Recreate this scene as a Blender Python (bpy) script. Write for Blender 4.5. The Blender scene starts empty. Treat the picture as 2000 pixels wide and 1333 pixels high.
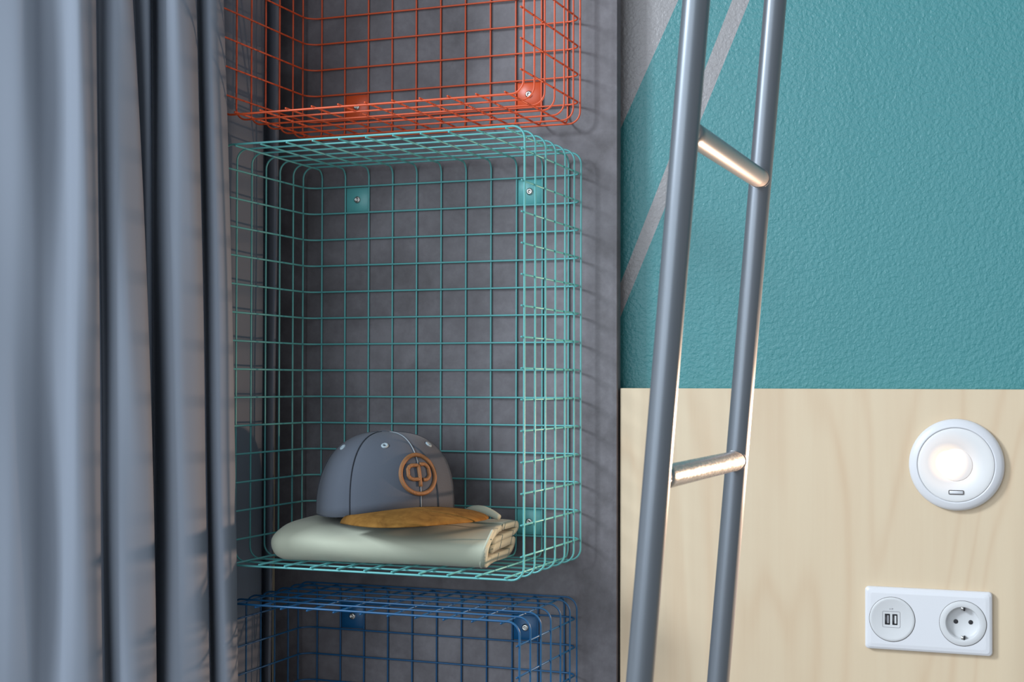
import bpy, bmesh, math, random
from mathutils import Vector, Matrix
random.seed(7)
sc = bpy.context.scene
COL = sc.collection

# ------------------------------------------------------------------ frame of reference
# S = one mesh cell of the wire baskets (4 cm); basket-cell coordinates -> metres
S = 0.04
ZO = 7.4841
ZC = 1.35
def W(x, y, z):
    return Vector((x * S, y * S, (z + ZO) * S + ZC))

# ------------------------------------------------------------------ camera
F, YAW, PITCH, ROLL, SH = 2831.34, 0.3662, 0.0161, 0.0022, 37.26
CX, CY = 26.7555, -49.3433
cam_d = bpy.data.cameras.new('camera')
cam = bpy.data.objects.new('camera', cam_d); COL.objects.link(cam)
cam_d.sensor_width = 36.0
cam_d.lens = 36.0 * F / 2000.0
cam_d.shift_y = SH / 2000.0
cam_d.clip_start = 0.05
cam_d.dof.use_dof = True
cam_d.dof.focus_distance = 49.5 * S
cam_d.dof.aperture_fstop = 11.0
R = Matrix.Rotation(YAW, 3, 'Z') @ Matrix.Rotation(PITCH, 3, 'X') @ Matrix.Rotation(-ROLL, 3, 'Y')
right = R @ Vector((1, 0, 0)); fwd = R @ Vector((0, 1, 0)); up = R @ Vector((0, 0, 1))
M = Matrix((right, up, -fwd)).transposed().to_4x4()
M.translation = W(CX, CY, -ZO)
cam.matrix_world = M
sc.camera = cam

# ------------------------------------------------------------------ world, lights, exposure
sc.view_settings.view_transform = 'Standard'
sc.view_settings.look = 'None'
sc.view_settings.gamma = 1.0
sc.view_settings.exposure = 0.04
sc.view_settings.use_curve_mapping = False

wd = bpy.data.worlds.new('world'); sc.world = wd; wd.use_nodes = True
nt = wd.node_tree; nt.nodes.clear()
wo = nt.nodes.new('ShaderNodeOutputWorld'); bg = nt.nodes.new('ShaderNodeBackground')
bg.inputs['Color'].default_value = (0.86, 0.93, 1.0, 1); bg.inputs['Strength'].default_value = 0.42
nt.links.new(bg.outputs[0], wo.inputs[0])

def area(name, loc, target, sx, sy, power, col):
    d = bpy.data.lights.new(name, 'AREA'); d.shape = 'RECTANGLE'; d.size = sx; d.size_y = sy
    d.energy = power; d.color = col
    o = bpy.data.objects.new(name, d); COL.objects.link(o)
    o.location = loc
    o.rotation_euler = (Vector(target) - Vector(loc)).to_track_quat('-Z', 'Y').to_euler()
    return o
# daylight from the window beyond the curtain, front left and above
area('window_daylight', W(-73, -82, 50), W(12, 0, -6), 0.95, 1.05, 245, (0.82, 0.91, 1.0))
# softer daylight bounced from the room behind the camera
area('room_bounce', W(-16, -104, 12), W(4, 0, -8), 3.6, 2.6, 98, (0.80, 0.90, 1.0))

# ------------------------------------------------------------------ helpers: materials
def mat(name, col, rough=0.5, metal=0.0, spec=0.5):
    m = bpy.data.materials.new(name); m.use_nodes = True
    b = m.node_tree.nodes['Principled BSDF']
    b.inputs['Base Color'].default_value = (*col, 1)
    b.inputs['Roughness'].default_value = rough
    b.inputs['Metallic'].default_value = metal
    b.inputs['Specular IOR Level'].default_value = spec
    return m
def nodes(m): return m.node_tree.nodes, m.node_tree.links, m.node_tree.nodes['Principled BSDF']
def noise(n, scale, detail=4, rough=0.5, dist=0.0):
    t = n.new('ShaderNodeTexNoise'); t.inputs['Scale'].default_value = scale
    t.inputs['Detail'].default_value = detail; t.inputs['Roughness'].default_value = rough
    t.inputs['Distortion'].default_value = dist
    return t
def ramp(n, stops):
    r = n.new('ShaderNodeValToRGB'); e = r.color_ramp.elements
    e[0].position, e[0].color = stops[0][0], (*stops[0][1], 1)
    e[1].position, e[1].color = stops[-1][0], (*stops[-1][1], 1)
    for p, c in stops[1:-1]:
        x = e.new(p); x.color = (*c, 1)
    return r
def obj_coord(n, l, scale=(1, 1, 1)):
    c = n.new('ShaderNodeTexCoord'); mp = n.new('ShaderNodeMapping')
    mp.inputs['Scale'].default_value = scale
    l.new(c.outputs['Object'], mp.inputs['Vector'])
    return mp
def bump(n, l, b, src, strength, dist=0.002):
    bp = n.new('ShaderNodeBump'); bp.inputs['Strength'].default_value = strength
    bp.inputs['Distance'].default_value = dist
    l.new(src, bp.inputs['Height']); l.new(bp.outputs[0], b.inputs['Normal'])
    return bp

# grey concrete-look laminate panel
m_panel = mat('concrete_laminate', (0.13, 0.13, 0.14), 0.55)
n, l, b = nodes(m_panel)
mp = obj_coord(n, l); t1 = noise(n, 9, 6, 0.6, 0.4); t2 = noise(n, 60, 5, 0.7)
mx = n.new('ShaderNodeMix'); mx.data_type = 'FLOAT'; mx.inputs[0].default_value = 0.3
l.new(mp.outputs[0], t1.inputs['Vector']); l.new(mp.outputs[0], t2.inputs['Vector'])
l.new(t1.outputs['Fac'], mx.inputs[2]); l.new(t2.outputs['Fac'], mx.inputs[3])
rp = ramp(n, [(0.36, (0.086, 0.078, 0.085)), (0.5, (0.128, 0.119, 0.131)), (0.64, (0.180, 0.171, 0.187))])
l.new(mx.outputs[0], rp.inputs[0]); l.new(rp.outputs[0], b.inputs['Base Color'])
bump(n, l, b, t2.outputs['Fac'], 0.12, 0.001)

# painted plaster wall: teal field with grey-white diagonal bands
m_wall = mat('painted_plaster', (0.13, 0.4, 0.44), 0.42)
n, l, b = nodes(m_wall)
co = n.new('ShaderNodeTexCoord'); sep = n.new('ShaderNodeSeparateXYZ'); l.new(co.outputs['Object'], sep.inputs[0])
def mth(op, a, c):
    q = n.new('ShaderNodeMath'); q.operation = op
    for i, v in enumerate((a, c)):
        if isinstance(v, (int, float)): q.inputs[i].default_value = v
        else: l.new(v, q.inputs[i])
    return q.outputs[0]
def right_of(p0, p1):
    a = W(p0[0], 0, p0[1]); c = W(p1[0], 0, p1[1])
    k = (c.x - a.x) / (c.z - a.z)
    # 1 where x > a.x + k (z - a.z)
    xl = mth('ADD', mth('MULTIPLY', mth('SUBTRACT', sep.outputs[2], a.z), k), a.x)
    return mth('GREATER_THAN', sep.outputs[0], xl)
e1 = right_of((13.79, 6.25), (11.70, 1.88))
e2 = right_of((15.74, 6.07), (11.71, -3.69))
e3 = right_of((16.36, 6.01), (11.71, -4.93))
teal = mth('SUBTRACT', e1, mth('SUBTRACT', e2, e3))
mc = n.new('ShaderNodeMix'); mc.data_type = 'RGBA'
mc.inputs[6].default_value = (0.29, 0.28, 0.285, 1); mc.inputs[7].default_value = (0.046, 0.228, 0.242, 1)
l.new(teal, mc.inputs[0]); l.new(mc.outputs[2], b.inputs['Base Color'])
mp = obj_coord(n, l); t1 = noise(n, 215, 2, 0.5, 0.25); l.new(mp.outputs[0], t1.inputs['Vector'])
bump(n, l, b, t1.outputs['Fac'], 0.5, 0.0025)

# pale birch veneer
m_birch = mat('birch_veneer', (0.62, 0.52, 0.4), 0.45)
n, l, b = nodes(m_birch)
mp = obj_coord(n, l, (1.0, 1.0, 0.16)); t0 = noise(n, 3.2, 3, 0.5, 0.3)
l.new(mp.outputs[0], t0.inputs['Vector'])
mul = mth('MULTIPLY', t0.outputs['Fac'], 15.0)
sn = mth('SINE', mth('MULTIPLY', mul, 6.283), 0.0)
pw = mth('POWER', mth('ADD', mth('MULTIPLY', sn, 0.5), 0.5), 5.0)
mp2 = obj_coord(n, l, (1.0, 1.0, 0.05)); t3 = noise(n, 60, 4, 0.6); l.new(mp2.outputs[0], t3.inputs['Vector'])
fac = mth('ADD', mth('MULTIPLY', pw, 0.28), mth('MULTIPLY', t3.outputs['Fac'], 0.55))
rp = ramp(n, [(0.2, (0.665, 0.54, 0.375)), (0.5, (0.635, 0.495, 0.335)), (0.85, (0.585, 0.42, 0.265))])
l.new(fac, rp.inputs[0]); l.new(rp.outputs[0], b.inputs['Base Color'])
m_birch_edge = mat('birch_edge', (0.66, 0.54, 0.36), 0.5)

# curtain cloth
m_cloth = mat('curtain_cloth', (0.265, 0.298, 0.355), 0.8, 0, 0.2)
n, l, b = nodes(m_cloth)
mp = obj_coord(n, l); t1 = noise(n, 1400, 2); l.new(mp.outputs[0], t1.inputs['Vector'])
bump(n, l, b, t1.outputs['Fac'], 0.05, 0.0004)
tr = n.new('ShaderNodeBsdfTranslucent'); tr.inputs['Color'].default_value = (0.34, 0.40, 0.48, 1)
ms = n.new('ShaderNodeMixShader'); ms.inputs[0].default_value = 0.30
l.new(b.outputs[0], ms.inputs[1]); l.new(tr.outputs[0], ms.inputs[2]); l.new(ms.outputs[0], n['Material Output'].inputs['Surface'])

# powder-coated wire
def wire_mat(name, col):
    m = mat(name, col, 0.38, 0.0, 0.5)
    n, l, b = nodes(m); mp = obj_coord(n, l); t = noise(n, 500, 2); l.new(mp.outputs[0], t.inputs['Vector'])
    bump(n, l, b, t.outputs['Fac'], 0.08, 0.0003)
    return m
m_teal = wire_mat('teal_powder_coat', (0.105, 0.39, 0.39))
m_orange = wire_mat('orange_powder_coat', (0.62, 0.085, 0.022))
m_blue = wire_mat('blue_powder_coat', (0.004, 0.078, 0.20))
m_screw = mat('screw_steel', (0.62, 0.62, 0.6), 0.25, 1.0)
m_dark = mat('dark_recess', (0.015, 0.015, 0.018), 0.6)

# ladder steel, satin silver paint
m_steel = mat('satin_silver_paint', (0.165, 0.185, 0.21), 0.3, 0.45, 0.5)
n, l, b = nodes(m_steel)
mp = obj_coord(n, l); t = noise(n, 30, 4, 0.6); l.new(mp.outputs[0], t.inputs['Vector'])
rr = n.new('ShaderNodeMapRange'); rr.inputs[3].default_value = 0.30; rr.inputs[4].default_value = 0.40
l.new(t.outputs['Fac'], rr.inputs[0]); l.new(rr.outputs[0], b.inputs['Roughness'])
m_rung0 = mat('satin_silver_rung', (0.28, 0.28, 0.29), 0.33, 0.6, 0.5)
m_rung = mat('worn_silver_paint', (0.30, 0.31, 0.32), 0.3, 0.65, 0.5)
n, l, b = nodes(m_rung)
mp = obj_coord(n, l, (1, 0.25, 1)); t = noise(n, 420, 4, 0.7); l.new(mp.outputs[0], t.inputs['Vector'])
rr = n.new('ShaderNodeMapRange'); rr.inputs[1].default_value = 0.4; rr.inputs[2].default_value = 0.65
rr.inputs[3].default_value = 0.20; rr.inputs[4].default_value = 0.36
l.new(t.outputs['Fac'], rr.inputs[0]); l.new(rr.outputs[0], b.inputs['Roughness'])
bump(n, l, b, t.outputs['Fac'], 0.10, 0.0004)

m_white = mat('white_plastic', (0.70, 0.71, 0.74), 0.32)
m_white2 = mat('white_plastic_insert', (0.62, 0.63, 0.64), 0.38)
m_line = mat('shadow_gap', (0.09, 0.08, 0.075), 0.7)
m_mark = mat('printed_mark', (0.28, 0.28, 0.30), 0.6)
m_metal = mat('contact_metal', (0.5, 0.5, 0.48), 0.3, 1.0)
m_floor = mat('floor_vinyl', (0.20, 0.19, 0.18), 0.5)
n, l, b = nodes(m_floor); mp = obj_coord(n, l, (1, 8, 1)); t = noise(n, 4, 5); l.new(mp.outputs[0], t.inputs['Vector'])
rp = ramp(n, [(0.3, (0.15, 0.14, 0.13)), (0.7, (0.25, 0.23, 0.21))]); l.new(t.outputs['Fac'], rp.inputs[0]); l.new(rp.outputs[0], b.inputs['Base Color'])

# ------------------------------------------------------------------ helpers: objects and meshes
def link(o, parent=None):
    COL.objects.link(o)
    if parent is not None: o.parent = parent
    return o
def obj(name, bm, material, parent=None, smooth=True, loc=None):
    me = bpy.data.meshes.new(name)
    bmesh.ops.recalc_face_normals(bm, faces=bm.faces)
    bm.to_mesh(me); bm.free()
    ms = material if isinstance(material, (list, tuple)) else [material]
    for q in ms: me.materials.append(q)
    if smooth:
        for p in me.polygons: p.use_smooth = True
    o = bpy.data.objects.new(name, me); link(o, parent)
    if loc is not None: o.location = loc
    return o
def empty(name, loc, label, cat, group=None, rot=(0, 0, 0)):
    o = bpy.data.objects.new(name, None); link(o); o.location = loc; o.rotation_euler = rot
    o.empty_display_size = 0.02
    tag(o, label, cat, group)
    return o
def tag(o, label, cat, group=None):
    o['label'] = label; o['category'] = cat
    if group: o['group'] = group
def box(bm, x0, x1, y0, y1, z0, z1, bev=0.0, seg=2):
    r = bmesh.ops.create_cube(bm, size=1.0)
    for v in r['verts']:
        v.co = Vector(((x0 + x1) / 2 + v.co.x * (x1 - x0), (y0 + y1) / 2 + v.co.y * (y1 - y0), (z0 + z1) / 2 + v.co.z * (z1 - z0)))
    if bev > 0:
        es = list({e for v in r['verts'] for e in v.link_edges})
        bmesh.ops.bevel(bm, geom=es, offset=bev, segments=seg, affect='EDGES', profile=0.5)
def tube(bm, pts, r, closed=False, seg=8, caps=True, mi=0):
    """sweep a circle along points with a rotation-minimising frame"""
    n = len(pts); pts = [Vector(p) for p in pts]
    T = []
    for i in range(n):
        a = pts[i - 1] if (i > 0 or closed) else pts[i]
        c = pts[(i + 1) % n] if (i < n - 1 or closed) else pts[i]
        T.append((c - a).normalized())
    ref = Vector((0, 0, 1)) if abs(T[0].z) < 0.9 else Vector((1, 0, 0))
    u = (ref - T[0] * ref.dot(T[0])).normalized()
    rings = []
    for i in range(n):
        u = (u - T[i] * u.dot(T[i])).normalized(); w = T[i].cross(u)
        rad = r[i] if isinstance(r, (list, tuple)) else r
        rings.append([bm.verts.new(pts[i] + rad * (math.cos(2 * math.pi * k / seg) * u + math.sin(2 * math.pi * k / seg) * w)) for k in range(seg)])
    for i in range(n if closed else n - 1):
        A, B = rings[i], rings[(i + 1) % n]
        # best matching offset on closing ring
        off = 0
        if closed and i == n - 1:
            off = min(range(seg), key=lambda o: (A[0].co - B[o].co).length)
        for k in range(seg):
            f = bm.faces.new((A[k], A[(k + 1) % seg], B[(k + 1 + off) % seg], B[(k + off) % seg])); f.material_index = mi
    if caps and not closed:
        for rg in (rings[0][::-1], rings[-1]):
            f = bm.faces.new(rg); f.material_index = mi
def corner(p0, pc, p1, r, n=6):
    """points rounding the corner pc between directions to p0 and p1"""
    p0, pc, p1 = map(Vector, (p0, pc, p1))
    a = (p0 - pc).normalized(); c = (p1 - pc).normalized()
    o = pc + (a + c) * r
    return [o - c * r * math.cos(t) - a * r * math.sin(t) for t in [i / n * math.pi / 2 for i in range(n + 1)]]
def rrect(w, h, r, n=6):
    pts = []
    for cx, cy, a0 in ((w / 2 - r, h / 2 - r, 0), (-w / 2 + r, h / 2 - r, 90), (-w / 2 + r, -h / 2 + r, 180), (w / 2 - r, -h / 2 + r, 270)):
        for i in range(n + 1):
            a = math.radians(a0 + 90 * i / n); pts.append((cx + r * math.cos(a), cy + r * math.sin(a)))
    return pts
def loft(bm, rings, cap0=True, cap1=True, mi=0, closed=True):
    vs = [[bm.verts.new(p) for p in r] for r in rings]
    m_ = len(vs[0])
    for a, c in zip(vs, vs[1:]):
        for k in range(m_ if closed else m_ - 1):
            f = bm.faces.new((a[k], a[(k + 1) % m_], c[(k + 1) % m_], c[k])); f.material_index = mi
    if cap0: f = bm.faces.new(vs[0][::-1]); f.material_index = mi
    if cap1: f = bm.faces.new(vs[-1]); f.material_index = mi
    return vs
def lathe_y(bm, prof, cx=0, cz=0, seg=64, cap0=False, cap1=True, mi=0):
    """profile (radius, y) revolved about the local Y axis"""
    loft(bm, [[(cx + r * math.cos(2 * math.pi * k / seg), y, cz + r * math.sin(2 * math.pi * k / seg)) for k in range(seg)] for r, y in prof], cap0, cap1, mi)

def structure(o): o['kind'] = 'structure'; return o

# ------------------------------------------------------------------ setting: wall, floor
WALL_Y = 1.0 * S
bm = bmesh.new(); box(bm, -1.6, 2.2, WALL_Y, WALL_Y + 0.1, 0, 2.9)
structure(obj('wall_back', bm, m_wall, smooth=False))
bm = bmesh.new(); box(bm, -6.6 * S, -5.6 * S, -9.4 * S, WALL_Y, 0, 2.9)
structure(obj('wall_left_light_block', bm, mat('white_plaster', (0.6, 0.6, 0.58), 0.8), smooth=False))  # unseen wall piece, added to block daylight leaking in behind the curtain
bm = bmesh.new(); box(bm, -2.2, 2.6, -2.8, WALL_Y + 0.1, -0.05, 0)
structure(obj('floor', bm, m_floor, smooth=False))

# ------------------------------------------------------------------ grey panel with edging
PY = 0.06 * S                      # front face of the panel
pa, pb = W(-2.05, 0, 0).x, W(11.8, 0, 0).x
root = empty('wardrobe_side_panel', (pa, PY, 0), 'tall mottled dark grey concrete-look board carrying the three wire baskets', 'panel')
bm = bmesh.new(); box(bm, 0, pb - pa, 0, 0.45 * S, 0, 2.7, 0.0006, 1)
obj('board', bm, m_panel, root, smooth=False)
bm = bmesh.new(); box(bm, -0.0045, -0.0003, 0.001, 0.45 * S, 0, 2.7, 0.0004, 1)
o = obj('edge_strip', bm, m_birch_edge, root, smooth=False); o['label'] = 'thin pale wooden edge strip'
bm = bmesh.new(); box(bm, 0.08, pb - pa - 0.02, 0.45 * S + 0.0002, WALL_Y - PY - 0.0002, 0.2, 2.6)
obj('mounting_batten', bm, m_panel, root, smooth=False)

# ------------------------------------------------------------------ birch headboard
hx0, hx1 = W(11.88, 0, 0).x, 2.05
hz = W(0, 0, -7.645).z
bm = bmesh.new(); box(bm, hx0, hx1, 0.2 * S, WALL_Y - 0.0002, 0.0, hz, 0.0008, 1)
o = obj('headboard', bm, m_birch, smooth=False)
tag(o, 'pale birch veneer headboard panel fixed under the teal wall', 'headboard')

# ------------------------------------------------------------------ wire baskets
MM, MT, E5, PP, E6 = 0.6054, 0.7569, 0.1654, 0.996, 0.3985
WR = 0.033
def basket_meshes():
    d = 2 * WR
    xl, xr, zt, zb_ = -MM, 10 + MM, MT, -13 - MT
    yk = lambda k: -E6 if k == 6 else -E5 - (6 - k) * PP
    yf = yk(0)
    bm = bmesh.new()
    sc_ = lambda pts: [Vector(p) * S for p in pts]
    # hoops parallel to the panel
    def hoop(y):
        c = [(xr, y, zt), (xl, y, zt), (xl, y, zb_), (xr, y, zb_)]
        pts = []
        for i in range(4): pts += corner(c[i - 1], c[i], c[(i + 1) % 4], 0.42, 7)
        return pts
    for k in range(1, 7): tube(bm, sc_(hoop(yk(k))), WR * S, True, 8)
    # horizontal wires: left side, back, right side (inside the hoops)
    ya = -d
    for j in range(14):
        a, c_, e, f = (xl + d, yf - 0.09, -j), (xl + d, ya, -j), (xr - d, ya, -j), (xr - d, yf - 0.09, -j)
        tube(bm, sc_([a] + corner(a, c_, e, 0.5, 7) + corner(c_, e, f, 0.5, 7) + [f]), WR * S, False, 8)
    # upright wires: top, back, bottom
    for i in range(11):
        a, c_, e, f = (i, yf - 0.09, zt - d), (i, 0, zt - d), (i, 0, zb_ + d), (i, yf - 0.09, zb_ + d)
        tube(bm, sc_([a] + corner(a, c_, e, 0.34, 6) + corner(c_, e, f, 0.34, 6) + [f]), WR * S, False, 8)
    grid = bm
    bm = bmesh.new(); tube(bm, sc_(hoop(yf)), WR * 1.12 * S, True, 10); rim = bm
    bm = bmesh.new(); box(bm, -0.46 * S, 0.46 * S, -0.012 * S, 0.012 * S, -0.46 * S, 0.46 * S, 0.0001, 1); tab = bm
    bm = bmesh.new(); r = 0.135 * S
    lathe_y(bm, [(r, 0), (r, -0.0008), (r * 0.92, -0.0018), (r * 0.7, -0.0027), (r * 0.38, -0.0031), (r * 0.34, -0.0016), (r * 0.05, -0.0014)], seg=20)
    return grid, rim, tab, bm
def make_basket(name, origin, m, label, group):
    g, r, t, s = basket_meshes()
    root = empty(name, W(*origin), label, 'basket', group)
    obj('wire_mesh', g, m, root); obj('front_rim', r, m, root)
    first = None
    for (i, j) in ((1, 0), (8, 0), (1, 12), (8, 12)):
        if first is None:
            tb = obj('mounting_tab', t, m, root); screw = obj('screw', s, m_screw, tb); first = (tb, screw)
            screw.location = (0, -0.013 * S, 0)
        else:
            tb = first[0].copy(); COL.objects.link(tb); tb.parent = root
            sw = first[1].copy(); COL.objects.link(sw); sw.parent = tb
        tb.location = ((i + 0.5) * S, 0.040 * S, (-j - 0.5) * S)
    for c in root.children_recursive:
        if c.name.startswith('screw'): c['label'] = 'silver pan-head screw'
    return root
G = 'wire baskets screwed to the grey panel'
make_basket('wire_basket', (-0.0423, 0, 15.55), m_orange, 'orange wire basket, topmost of the three on the grey panel', G)
make_basket('wire_basket', (0, 0, 0), m_teal, 'turquoise wire basket holding the cap and folded sweatshirt', G)
make_basket('wire_basket', (-0.0786 - 0.06, 0, -15.8345), m_blue, 'dark blue wire basket, lowest of the three on the grey panel', G)

# ------------------------------------------------------------------ curtain
# control points: (image-column-equivalent bearing at three heights, depth in cells)
CP = [  # bearing at top, middle, bottom of view ; depth
 (-150, -150, -150, 47.0), (-95, -95, -95, 46.5), (-40, -40, -40, 46.2), (0, 0, 0, 46.15), (34, 32, 26, 46.15), (58, 62, 62, 46.4), (78, 86, 84, 46.75), (104, 108, 104, 46.9), (126, 128, 122, 46.75),
 (138, 142, 134, 46.35), (149, 153, 150, 46.15), (162, 170, 174, 46.35), (174, 184, 194, 46.75), (181, 194, 207, 47.25), (183, 196, 209, 47.75), (187, 198, 209, 48.1), (196, 206, 218, 48.1),
 (207, 217, 230, 47.65), (218, 230, 244, 47.3), (230, 248, 266, 47.4), (242, 268, 288, 47.75), (251, 285, 304, 48.2), (254, 290, 309, 48.6), (255, 288, 306, 49.0), (258, 284, 301, 49.15), (265, 285, 299, 48.95), (277, 289, 299, 48.7),
 (287, 294, 301, 49.0), (289, 297, 302, 49.5), (290, 298, 303, 50.0), (297, 305, 309, 50.0), (309, 317, 321, 49.5), (322, 331, 336, 49.0), (337, 348, 355, 48.9), (355, 369, 380, 49.15), (370, 386, 399, 49.5),
 (378, 396, 411, 49.95), (380, 399, 413, 50.4), (380, 399, 413, 50.75), (386, 404, 418, 50.7), (395, 413, 427, 50.3), (405, 424, 439, 50.0), (418, 438, 453, 50.1), (428, 449, 463, 50.4),
 (433, 454, 467, 50.75), (430, 450, 462, 50.95), (418, 434, 444, 51.0), (403, 413, 418, 51.6), (400, 403, 406, 52.4), (412, 412, 414, 53.2), (434, 434, 436, 53.2), (452, 453, 454, 53.3), (470, 470, 470, 53.6), (488, 488, 488, 54.0), (502, 502, 502, 54.5),
 (511, 511, 511, 55.1), (514, 514, 513, 55.6), (518, 517, 516, 55.7), (527, 525, 522, 55.2), (538, 534, 529, 55.05), (543, 538, 532, 55.35), (542, 537, 531, 55.9)]
def catmull(P, m_):
    out = []
    for i in range(len(P) - 1):
        p0, p1, p2, p3 = P[max(i - 1, 0)], P[i], P[i + 1], P[min(i + 2, len(P) - 1)]
        for k in range(m_):
            t = k / m_
            out.append([0.5 * ((2 * p1[q]) + (-p0[q] + p2[q]) * t + (2 * p0[q] - 5 * p1[q] + 4 * p2[q] - p3[q]) * t * t + (-p0[q] + 3 * p1[q] - 3 * p2[q] + p3[q]) * t ** 3) for q in range(len(p1))])
    out.append(list(P[-1])); return out
_sm = [sum(CP[max(0, min(len(CP) - 1, i + k))][3] for k in range(-4, 5)) / 9 for i in range(len(CP))]
_cp = []
for i, (a, b_, c_, d_) in enumerate(CP):
    if i < 48:            # the front bunch, left of the baskets
        t_ = max(0.0, min(1.0, (b_ - 150) / 250.0))
        d_ = d_ + (_sm[i] - d_) * (0.36 if i < 27 else 0.12) * max(0, min(1, (44 - i) / 6)) + 0.4 - 1.9 * t_
    _cp.append((a, b_, c_, d_))
CP = _cp
CPS = catmull(CP, 5)
cy_, sy_ = math.cos(YAW), math.sin(YAW)
bm = bmesh.new()
rows = []
zs = [0.03 + i * (2.65 - 0.03) / 84 for i in range(85)]
for zi, z in enumerate(zs):
    zc = (z - ZC) / S                         # relative to camera height, in cells
    v = 749 - zc / 48.0 * F                   # nominal height of this row in the view
    t = max(-0.35, min(1.35, v / 1333.0))
    row = []
    for ci, (a, m2, c2, D) in enumerate(CPS):
        # quadratic through top / middle / bottom bearings
        b0 = a * (2 * (t - .5) * (t - 1)) + m2 * (-4 * t * (t - 1)) + c2 * (2 * t * (t - .5))
        sway = 0.10 * math.sin(z * 5.1 + ci * 0.05) * (1 if ci < 230 else 0)
        D2 = D + 0.5 * sway + 0.05 * math.sin(z * 11 + ci * 0.21)
        lat = (b0 - 1000) / F * D
        lat2 = lat * D2 / D
        x = CX + lat2 * cy_ - D2 * sy_; y = CY + D2 * cy_ + lat2 * sy_
        row.append(bm.verts.new((x * S, y * S, z)))
    rows.append(row)
for a, c in zip(rows, rows[1:]):
    for k in range(len(a) - 1): bm.faces.new((a[k], a[k + 1], c[k + 1], c[k]))
cur = obj('curtain', bm, m_cloth)
tag(cur, 'blue-grey cloth curtain hanging in deep folds left of the baskets', 'curtain')
so = cur.modifiers.new('thickness', 'SOLIDIFY'); so.thickness = 0.0012; so.offset = 0

# ------------------------------------------------------------------ bunk ladder
LX = lambda z: 18.42 + 0.085 * (z + 1.5)
LR = 0.325
lz0 = (0.004 - ZC) / S - ZO; lz1 = 18.0
lad = empty('bunk_ladder', (W(LX(lz0), -12, 0).x, -12 * S, 0), 'silver grey tubular bunk ladder leaning in front of the teal wall', 'ladder')
lo = lad.location.copy()
for y in (-16.28, -7.45):
    bm = bmesh.new(); n_ = 40
    tube(bm, [W(LX(lz0 + (lz1 - lz0) * i / n_), y, lz0 + (lz1 - lz0) * i / n_) - lo for i in range(n_ + 1)], LR * S, False, 40)
    rail = obj('rail', bm, m_steel, lad)
    bm = bmesh.new(); p = W(LX(lz0), y, lz0) - lo
    tube(bm, [p - Vector((0, 0, 0.001)), p + Vector((0.0005, 0, 0.02))], LR * S * 1.15, False, 32)
    obj('foot_cap', bm, m_dark, rail)
for z in (14.9, 6.7, -1.52, -9.72, -17.92, -26.1, -34.3):
    bm = bmesh.new()
    tube(bm, [W(LX(z), -16.1 + 8.55 * i / 12, z) - lo for i in range(13)], 0.29 * S, False, 40)
    rg = obj('rung', bm, m_rung if z == -9.72 else m_rung0, lad)
    if z == -9.72: rg['label'] = 'rung with worn mottled paint near the reading lamp'
    for yw, sg in ((-16.28 + LR * 0.93, 1), (-7.45 - LR * 0.93, -1)):
        bm = bmesh.new()
        ring = [W(LX(z), yw, z) - lo + Vector((math.cos(a) * 0.297 * S, -sg * (LR - math.sqrt(LR * LR - (0.29 * math.cos(a)) ** 2)) * S, math.sin(a) * 0.297 * S)) for a in [2 * math.pi * k / 32 for k in range(32)]]
        tube(bm, ring, 0.03 * S, True, 6)
        obj('weld_bead', bm, m_rung0, rg)

# ------------------------------------------------------------------ round reading lamp on the headboard
LAMP = W(23.34, 0.193, -10.11)
lamp = empty('reading_lamp', LAMP, 'round white wall reading lamp glowing on the birch headboard', 'lamp')
R0 = 1.50 * S
bm = bmesh.new()
lathe_y(bm, [(R0 * 0.98, 0.0), (R0, -0.001), (R0, -0.004), (R0 * 0.985, -0.007), (R0 * 0.93, -0.0095), (R0 * 0.84, -0.0112), (R0 * 0.808, -0.0115), (R0 * 0.806, -0.0100)], seg=96, cap0=True, cap1=True)
obj('base_ring', bm, m_white, lamp)
bm = bmesh.new(); lathe_y(bm, [(R0 * 0.80, -0.0098), (R0 * 0.80, -0.0115), (R0 * 0.79, -0.0118), (R0 * 0.74, -0.0120), (R0 * 0.36, -0.0128), (R0 * 0.356, -0.0125)], seg=96, cap0=True)
# lit opal face: brightness falls off around the small light source behind it
m_face = mat('opal_face', (0.74, 0.74, 0.74), 0.4)
n, l, b = nodes(m_face)
def glow(m, cxm, czm, stops, strength):
    n, l, b = nodes(m)
    co = n.new('ShaderNodeTexCoord'); sub = n.new('ShaderNodeVectorMath'); sub.operation = 'SUBTRACT'
    sub.inputs[1].default_value = (cxm, -0.0128, czm); l.new(co.outputs['Object'], sub.inputs[0])
    ln = n.new('ShaderNodeVectorMath'); ln.operation = 'LENGTH'; l.new(sub.outputs[0], ln.inputs[0])
    mr = n.new('ShaderNodeMapRange'); mr.inputs[1].default_value = 0; mr.inputs[2].default_value = 0.05
    l.new(ln.outputs['Value'], mr.inputs[0]); rp = ramp(n, stops); rp.color_ramp.interpolation = 'EASE'
    l.new(mr.outputs[0], rp.inputs[0]); l.new(rp.outputs[0], b.inputs['Emission Color'])
    b.inputs['Emission Strength'].default_value = strength
GX, GZ = -0.0095, 0.003
ST = [(0.0, (1, 0.90, 0.74)), (0.20, (1, 0.84, 0.62)), (0.34, (0.26, 0.17, 0.10)), (0.55, (0.07, 0.045, 0.03)), (0.9, (0.0, 0.0, 0.0))]
glow(m_face, GX, GZ, ST, 2.2)
face = obj('diffuser', bm, m_face, lamp); face['label'] = 'glowing opal face'
bm = bmesh.new(); lathe_y(bm, [(R0 * 0.352, -0.0120), (R0 * 0.352, -0.0127), (R0 * 0.335, -0.0130), (R0 * 0.1, -0.0137), (R0 * 0.01, -0.0137)], seg=64, cap0=True)
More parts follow.
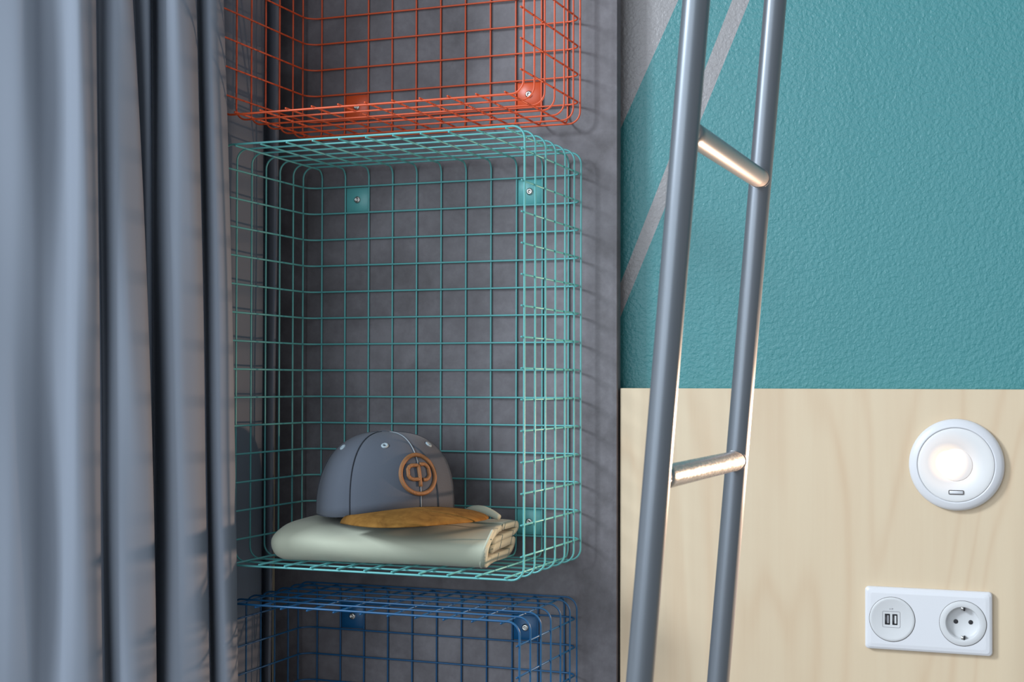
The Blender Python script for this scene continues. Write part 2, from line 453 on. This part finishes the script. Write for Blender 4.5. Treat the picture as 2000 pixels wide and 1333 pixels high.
m_lens = mat('opal_lens', (0.76, 0.75, 0.74), 0.35); glow(m_lens, GX, GZ, ST, 2.2)
obj('lens', bm, m_lens, face)
bm = bmesh.new()
pts = rrect(0.0185, 0.0052, 0.0012, 3)
tube(bm, [(p[0], -0.0128, p[1]) for p in pts], 0.00042, True, 6)
sw = obj('switch_slot', bm, m_line, face, loc=(0.0005, -0.0001, -0.0355))
bm = bmesh.new(); box(bm, -0.0085, 0.0085, -0.0133, -0.0118, -0.002, 0.002, 0.0004, 1)
obj('switch', bm, m_white, face, loc=(0.0005, 0, -0.0355))
ld = bpy.data.lights.new('lamp_beam', 'AREA'); ld.shape = 'DISK'; ld.size = 0.022; ld.energy = 16.0; ld.color = (1.0, 0.64, 0.43)
lo2 = bpy.data.objects.new('lamp_beam', ld); COL.objects.link(lo2)
lo2.location = LAMP + Vector((-0.0095, -0.0168, 0.003))
lo2.rotation_euler = Vector((-0.06, -1.0, 0.0)).to_track_quat('-Z', 'Y').to_euler()

# ------------------------------------------------------------------ double socket plate
SK = W((20.42 + 24.45) / 2, 0.193, -15.24)
sk = empty('wall_socket', SK, 'white double wall socket plate with USB insert and round power outlet', 'socket')
w_, h_ = 4.03 * S, 2.07 * S
bm = bmesh.new()
def rr(wk, hk, r, y): return [(p[0], y, p[1]) for p in rrect(wk, hk, r, 8)]
loft(bm, [rr(w_ * 0.995, h_ * 0.99, 0.005, 0), rr(w_, h_, 0.005, -0.002), rr(w_, h_, 0.005, -0.005), rr(w_ - 0.002, h_ - 0.002, 0.0045, -0.0068), rr(w_ - 0.007, h_ - 0.007, 0.004, -0.0082), rr(w_ - 0.016, h_ - 0.016, 0.003, -0.0088)])
plate = obj('cover_frame', bm, m_white, sk)
ux, ox = -0.0452, 0.0442
uz = -0.0005
# USB insert
r_ = 0.0292
bm = bmesh.new(); lathe_y(bm, [(r_ + 0.0005, -0.0080), (r_ + 0.0005, -0.00895), (r_ - 0.0003, -0.00895)], ux, uz, 64, cap1=False)
seam_ = obj('seam_ring', bm, m_line, sk)
bm = bmesh.new(); lathe_y(bm, [(r_, -0.0082), (r_, -0.0090), (r_ - 0.0008, -0.0094), (r_ - 0.003, -0.0097), (r_ - 0.0040, -0.0094), (0.001, -0.0094)], ux, uz, 64)
usb = obj('usb_insert', bm, m_white2, sk); usb['label'] = 'light grey round insert with two charging ports'
bm = bmesh.new(); tube(bm, [(ux - 0.001 + p[0], -0.0095, uz + p[1]) for p in rrect(0.0225, 0.0210, 0.0015, 3)], 0.00025, True, 5)
obj('port_outline', bm, m_mark, usb)
for k, dx in enumerate((-0.0060, 0.0036)):
    bm = bmesh.new(); cxp = ux + dx
    loft(bm, [[(cxp + p[0], y, uz + p[1]) for p in rrect(wq, hq, 0.0005, 2)] for wq, hq, y in ((0.0066, 0.0142, -0.0092), (0.0066, 0.0142, -0.0096))], cap0=False)
    pt_ = obj('usb_port', bm, m_dark, usb)
    bm = bmesh.new(); box(bm, cxp - 0.0012 + 0.0008, cxp + 0.0012 + 0.0008, -0.0099, -0.0090, uz - 0.0052, uz + 0.0052)
    tg = obj('port_tongue', bm, m_mark if k == 0 else m_white2, pt_, smooth=False)
# small printed mark above the ports: a tiny lightning/plus pair
bm = bmesh.new()
for x0, x1, z0, z1 in ((-0.0030, -0.0012, 0.0135, 0.0139), (-0.0023, -0.0019, 0.0127, 0.0147), (0.0000, 0.0004, 0.0127, 0.0147), (0.0000, 0.0018, 0.0143, 0.0147), (0.0000, 0.0018, 0.0135, 0.0138), (0.0014, 0.0018, 0.0135, 0.0147)):
    box(bm, ux - 0.0005 + x0, ux - 0.0005 + x1, -0.0096, -0.0093, uz + z0, uz + z1)
obj('printed_symbol', bm, m_mark, usb, smooth=False)
# outlet
bm = bmesh.new(); lathe_y(bm, [(r_ + 0.0005, -0.0080), (r_ + 0.0005, -0.00895), (r_ - 0.0003, -0.00895)], ox, uz, 64, cap1=False)
obj('seam_ring', bm, m_line, sk)
bm = bmesh.new(); q_ = 0.0212
lathe_y(bm, [(r_, -0.0082), (r_, -0.0090), (r_ - 0.0008, -0.0095), (q_ + 0.0008, -0.0098), (q_, -0.0095), (q_ - 0.0006, -0.0030), (q_ - 0.0030, -0.0012), (0.001, -0.0008)], ox, uz, 64)
out = obj('outlet_insert', bm, m_white2, sk)
# hollow the plate behind the recess
bm = bmesh.new(); lathe_y(bm, [(q_ + 0.003, -0.02), (q_ + 0.003, -0.0004)], ox, uz, 64, True, True)
cut = obj('cut', bm, m_white, sk)
bo = plate.modifiers.new('hole', 'BOOLEAN'); bo.object = cut; bo.operation = 'DIFFERENCE'; bo.solver = 'EXACT'
dg = bpy.context.evaluated_depsgraph_get()
me_ = bpy.data.meshes.new_from_object(plate.evaluated_get(dg))
plate.modifiers.clear(); plate.data = me_
for p_ in me_.polygons: p_.use_smooth = False
bpy.data.objects.remove(cut)
for dx in (-0.0093, 0.0093):
    bm = bmesh.new(); lathe_y(bm, [(0.0029, -0.0009), (0.0029, -0.0014), (0.0024, -0.0016), (0.0002, -0.0016)], ox + dx, uz + 0.001, 24)
    obj('pin_hole', bm, m_dark, out)
for sgn in (1, -1):
    bm = bmesh.new(); zc_ = uz + sgn * (q_ - 0.0022)
    box(bm, ox - 0.0022, ox + 0.0022, -0.0092, -0.0018, zc_ - 0.0019, zc_ + 0.0019, 0.0004, 1)
    clip = obj('earth_clip', bm, m_metal, out)
    bm = bmesh.new(); box(bm, ox + 0.0006, ox + 0.0026, -0.0096, -0.0020, zc_ - 0.0028, zc_ + 0.0024, 0.0003, 1)
    obj('clip_slot', bm, m_dark, clip)

# ------------------------------------------------------------------ folded sweatshirt
m_knit = mat('pale_mint_jersey', (0.41, 0.435, 0.345), 0.85, 0, 0.2)
n, l, b = nodes(m_knit); b.inputs['Sheen Weight'].default_value = 0.15
mp = obj_coord(n, l); t = noise(n, 900, 3); l.new(mp.outputs[0], t.inputs['Vector'])
t2 = noise(n, 22, 3); l.new(mp.outputs[0], t2.inputs['Vector'])
ad = mth('ADD', mth('MULTIPLY', t.outputs['Fac'], 0.12), t2.outputs['Fac'])
bump(n, l, b, ad, 0.25, 0.002)
SWO = W(4.4, -3.2, -13.60)
prof = [(-4.1, -12.83), (-2.2, -12.78), (-1.45, -12.72), (-1.12, -12.52), (-1.35, -12.30), (-2.4, -12.26), (-3.6, -12.26), (-4.7, -12.32), (-5.35, -12.58), (-5.62, -12.95), (-5.45, -13.30), (-5.05, -13.48), (-4.2, -13.50), (-2.4, -13.50), (-1.45, -13.48), (-1.10, -13.26), (-1.35, -13.06), (-2.4, -13.08), (-4.1, -13.12)]
pp = catmull(prof, 4)
th = 0.135
def offset_curve(P, d):
    out = []
    for i, p in enumerate(P):
        a = P[max(i - 1, 0)]; c = P[min(i + 1, len(P) - 1)]
        tx, ty = c[0] - a[0], c[1] - a[1]; L = math.hypot(tx, ty) or 1
        out.append((p[0] - ty / L * d, p[1] + tx / L * d))
    return out
A_, B_ = offset_curve(pp, th), offset_curve(pp, -th)
def sweat_section(x, t):
    """closed (y,z) outline of the folded ribbon at station x"""
    # rounded closing at the left end; slant and sag along the length
    left = max(0.0, min(1.0, (x - 0.95) / 0.6)); k = math.sqrt(max(0.0, 1 - (1 - left) ** 2))
    ring = []
    for (y, z) in A_ + B_[::-1]:
        yc, zc = -3.3, -12.9
        kk = 0.25 + 0.75 * k ** 0.7
        y2 = yc + (y - yc) * (0.72 + 0.28 * k); z2 = zc + (z - zc) * kk
        y2 += 0.085 * (x - 2.0) * (1 if y < -3 else 0.3)
        front = max(0.0, min(1.0, (-y - 3.0) / 2.5)); topf = max(0.0, min(1.0, (z + 12.9) / 0.6))
        z2 += topf * (-0.19 + 0.05 * math.sin(x * 1.1 + 0.6) + 0.03 * math.sin(x * 2.7 + y) - 0.10 * front * max(0, (x - 4) / 5))
        y2 += 0.05 * math.sin(x * 1.7 + z * 3)
        # front face leans and the right end is cut obliquely
        ring.append((y2, max(z2, -13.685 + 0.0 * x)))
    return ring
bm = bmesh.new(); rings = []
NX = 64
for i in range(NX + 1):
    u_ = i / NX
    x = 0.95 + 7.5 * u_ ** 1.35
    ring = sweat_section(x, u_)
    e_ = max(0.0, (u_ - 0.85) / 0.15)
    rings.append([W(x + e_ * (0.45 * (z + 12.9) * 0.5 + 0.20 * max(0.0, -y - 3) - 0.05 * (y + 3)), y, z) - SWO for (y, z) in ring])
vs_ = loft(bm, rings, False, False)
NA = len(A_)
for row_ in (vs_[0], vs_[-1]):
    for k in range(NA - 1):
        bm.faces.new((row_[k], row_[k + 1], row_[2 * NA - 2 - k], row_[2 * NA - 1 - k]))
sweat = empty('folded_sweatshirt', SWO, 'pale mint folded sweatshirt lying on the turquoise basket floor under the cap', 'sweatshirt')
o = obj('body', bm, m_knit, sweat)
# rolled cuff / collar peeking out at the back right, on top
bm = bmesh.new(); pts = []
cc = [(6.75, -1.9, -12.08), (7.1, -2.0, -11.95), (7.5, -2.1, -11.93), (7.9, -2.2, -12.02), (8.25, -2.3, -12.16)]
cp2 = catmull(cc, 5)
rad = [0.12 * S * (0.75 + 0.5 * math.sin(math.pi * (i + 1) / (len(cp2) + 1))) for i in range(len(cp2))]
tube(bm, [W(*p) - SWO for p in cp2], rad, False, 16)
obj('rolled_cuff', bm, m_knit, sweat)
bm = bmesh.new()
cc = [(8.98, -4.75, -12.35), (8.94, -5.05, -12.65), (8.82, -5.15, -13.0), (8.66, -5.0, -13.4), (8.56, -4.7, -13.58)]
tube(bm, [W(*p) - SWO for p in catmull(cc, 5)], 0.05 * S, False, 8)
hem = obj('hem', bm, m_knit, sweat)

# ------------------------------------------------------------------ snapback cap
m_twill = mat('slate_grey_twill', (0.068, 0.080, 0.102), 0.85, 0, 0.2)
n, l, b = nodes(m_twill); b.inputs['Sheen Weight'].default_value = 0.1
mp = obj_coord(n, l); wv = n.new('ShaderNodeTexWave'); wv.bands_direction = 'DIAGONAL'; wv.inputs['Scale'].default_value = 420
wv.inputs['Distortion'].default_value = 0.6; l.new(mp.outputs[0], wv.inputs['Vector'])
bump(n, l, b, wv.outputs['Fac'], 0.2, 0.0006)
m_seam = mat('dark_seam', (0.035, 0.042, 0.055), 0.9)
m_stitch = mat('pale_stitch', (0.22, 0.26, 0.29), 0.8)
m_eye = mat('eyelet_thread', (0.27, 0.34, 0.38), 0.7)
m_suede = mat('tan_suede', (0.40, 0.20, 0.06), 0.9, 0, 0.15)
n, l, b = nodes(m_suede)
mp = obj_coord(n, l); t = noise(n, 34, 5, 0.6, 1.2); l.new(mp.outputs[0], t.inputs['Vector'])
rp = ramp(n, [(0.3, (0.115, 0.054, 0.011)), (0.5, (0.175, 0.085, 0.018)), (0.75, (0.235, 0.12, 0.028))])
l.new(t.outputs['Fac'], rp.inputs[0]); l.new(rp.outputs[0], b.inputs['Base Color'])
m_embroid = mat('brown_embroidery', (0.20, 0.09, 0.03), 0.6)
n, l, b = nodes(m_embroid); mp = obj_coord(n, l); wv = n.new('ShaderNodeTexWave'); wv.inputs['Scale'].default_value = 500
l.new(mp.outputs[0], wv.inputs['Vector']); bump(n, l, b, wv.outputs['Fac'], 0.4, 0.0006)

CAPO = W(4.30, -3.22, -12.045)
cap = empty('baseball_cap', CAPO, 'slate grey flat-brim cap with tan suede peak resting on the sweatshirt', 'cap', rot=(0, 0, math.radians(-36.0)))
HA, HB, HH = 2.58, 2.36, 2.86
def crown_base(phi): return 0.36 * max(0.0, math.cos(phi)) ** 2
def crown_pt(phi, u, off=0.0):
    """phi around (0 = front), u 0 base .. 1 top; cells, local"""
    f = 0.5 + 0.5 * math.cos(phi)
    nn = 2.15 + 0.75 * f
    a = u * math.pi / 2
    r = max(0.0, math.cos(a)) ** (2 / nn); h = math.sin(a) ** (2 / nn)
    z0 = crown_base(phi)
    flat = 1 + 0.02 * math.cos(3 * 2 * (phi)) * u * (1 - u) * 2
    lean = -0.10 * f * h            # front leans back a touch
    x = (HA * math.cos(phi) * (1 if math.cos(phi) > 0 else 0.98) + lean) * r * flat
    y = HB * math.sin(phi) * r * flat
    z = z0 + (HH - z0) * h
    p = Vector((x, y, z))
    if off:
        nrm = Vector((math.cos(phi) * r / HA, math.sin(phi) * r / HB, h / HH * 0.9)).normalized()
        p += nrm * off
    return p * S
bm = bmesh.new()
NP, NU = 96, 30
us = [math.sin(i / NU * math.pi / 2) ** 1.0 for i in range(NU)]
us = [i / NU for i in range(NU)]
rings = []
rings.append([crown_pt(2 * math.pi * k / NP, 0.0, -0.10) for k in range(NP)])
for u in us:
    rr_ = []
    for k in range(NP):
        phi = 2 * math.pi * k / NP
        d = min(abs((phi - s_ + math.pi) % (2 * math.pi) - math.pi) for s_ in [math.radians(a) for a in (0, 60, 120, 180, 240, 300)])
        g_ = -0.025 * math.exp(-(d / 0.045) ** 2)
        wr = 0.02 * math.sin(phi * 5 + u * 7) * (0.5 - 0.5 * math.cos(phi))
        rr_.append(crown_pt(phi, max(u, 0.0001), g_ + wr))
    rings.append(rr_)
rings.append([crown_pt(2 * math.pi * k / NP, 0.992) for k in range(NP)])
loft(bm, rings, False, True)
crown = obj('crown', bm, m_twill, cap)
for ang in (0, 60, 120, 180, 240, 300):
    bm = bmesh.new(); phi = math.radians(ang)
    tube(bm, [crown_pt(phi, max(0.0001, i / 30), 0.002) for i in range(30)], 0.018 * S, False, 6)
    sm_ = obj('seam', bm, m_stitch if ang == 0 else m_seam, crown)
    if ang == 0: sm_['label'] = 'pale front seam'
bm = bmesh.new()
lathe = [(0.27, -0.06), (0.28, 0.0), (0.24, 0.06), (0.15, 0.10), (0.03, 0.115)]
loft(bm, [[(r * S * math.cos(2 * math.pi * k / 24), r * S * math.sin(2 * math.pi * k / 24), (HH - 0.03 + z * 0.7) * S) for k in range(24)] for r, z in lathe])
obj('top_button', bm, m_twill, cap)
for ang in (30, 90, 150, 210, 270, 330):
    phi = math.radians(ang); u = 0.56
    c0 = crown_pt(phi, u, 0.01); du = (crown_pt(phi, u + 0.02, 0.01) - c0).normalized(); dv = (crown_pt(phi + 0.03, u, 0.01) - c0).normalized()
    bm = bmesh.new()
    tube(bm, [c0 + (math.cos(a) * du + math.sin(a) * dv) * 0.085 * S for a in [2 * math.pi * k / 16 for k in range(16)]], 0.045 * S, True, 6)
    obj('eyelet', bm, m_eye, crown)
# sweatband edge under the crown
bm = bmesh.new(); tube(bm, [crown_pt(2 * math.pi * k / 72, 0.0001, -0.03) - Vector((0, 0, 0.01 * S)) for k in range(72)], 0.035 * S, True, 6)
obj('lower_hem', bm, m_seam, crown)
# peak
bm = bmesh.new()
NB, NR = 48, 12
def peak_pt(t, r):
    phi = math.radians(-62 + 127 * t)
    inner = Vector((HA * math.cos(phi) * 0.985, HB * math.sin(phi) * 0.985, crown_base(phi) - 0.02))
    s_ = (t - 0.5) * 2
    a = s_ * math.pi / 2
    ox_ = 1.0 + 3.35 * (abs(math.cos(a)) ** 0.48)
    oy_ = (2.42 if s_ > 0 else 2.25) * (abs(math.sin(a)) ** 0.80) * (1 if s_ > 0 else -1)
    zo_ = -0.04 + 0.10 * s_ - 0.03 * abs(s_)
    outer = Vector((ox_, oy_, zo_))
    p = inner.lerp(outer, r)
    p.z += 0.10 * math.sin(math.pi * r) * (1 - s_ * s_ * 0.5)
    return p
topv, botv = [], []
for i in range(NB + 1):
    topv.append([bm.verts.new((peak_pt(i / NB, j / NR) + Vector((0, 0, 0.05 * (1 if j < NR else 0.35)))) * S) for j in range(NR + 1)])
    botv.append([bm.verts.new((peak_pt(i / NB, j / NR) - Vector((0, 0, 0.05 * (1 if j < NR else 0.35)))) * S) for j in range(NR + 1)])
for g_ in (topv, botv):
    for a, c in zip(g_, g_[1:]):
        for j in range(NR): bm.faces.new((a[j], a[j + 1], c[j + 1], c[j]))
for i in range(NB):
    bm.faces.new((topv[i][NR], topv[i + 1][NR], botv[i + 1][NR], botv[i][NR]))
    bm.faces.new((topv[i][0], topv[i + 1][0], botv[i + 1][0], botv[i][0]))
for i in (0, NB):
    for j in range(NR): bm.faces.new((topv[i][j], topv[i][j + 1], botv[i][j + 1], botv[i][j]))
bmesh.ops.remove_doubles(bm, verts=bm.verts, dist=1e-6)
peak = obj('peak', bm, m_suede, cap); peak['label'] = 'tan suede flat peak'
# round emblem on the front
bm = bmesh.new()
UC = 0.285
def emb(px, pz, off=0.03):
    """emblem plane (cells) wrapped on the crown front; +px = wearer-right seen from the front"""
    # arc length in phi and height -> u by search
    zt = 1.47 + pz
    lo_, hi_ = 0.0, 0.95
    phi = 0.0
    phi = px / HA - 0.012
    for _ in range(24):
        mid = (lo_ + hi_) / 2
        if crown_pt(phi, mid).z / S < zt: lo_ = mid
        else: hi_ = mid
    return crown_pt(phi, lo_, off)
ER = 0.655
tube(bm, [emb(ER * 1.12 * math.cos(a), ER * 0.98 * math.sin(a)) for a in [2 * math.pi * k / 64 for k in range(64)]], 0.075 * S, True, 8)
def stroke(pts, r=0.066):
    dense = []
    for a, c in zip(pts, pts[1:]):
        for k in range(6): dense.append((a[0] + (c[0] - a[0]) * k / 6, a[1] + (c[1] - a[1]) * k / 6))
    dense.append(pts[-1]); tube(bm, [emb(*p) for p in dense], r * S, False, 8)
# left bowl (closed D, opening onto the stem), stem, right bowl with a gap at the stem foot
zt_, zb2 = 0.30, -0.16
stroke([(-0.02, zt_), (-0.28, zt_), (-0.38, zt_ - 0.04), (-0.45, zt_ - 0.13), (-0.45, zb2 + 0.13), (-0.38, zb2 + 0.04), (-0.28, zb2), (-0.02, zb2)])
stroke([(0.0, zt_), (0.01, -0.40)])
stroke([(0.08, zt_ + 0.03), (0.28, zt_ + 0.03), (0.38, zt_ - 0.01), (0.45, zt_ - 0.10), (0.45, zb2 + 0.12), (0.38, zb2 + 0.03), (0.28, zb2 - 0.02), (0.13, zb2 - 0.02)])
em = obj('emblem', bm, m_embroid, cap); em['label'] = 'raised brown round emblem'
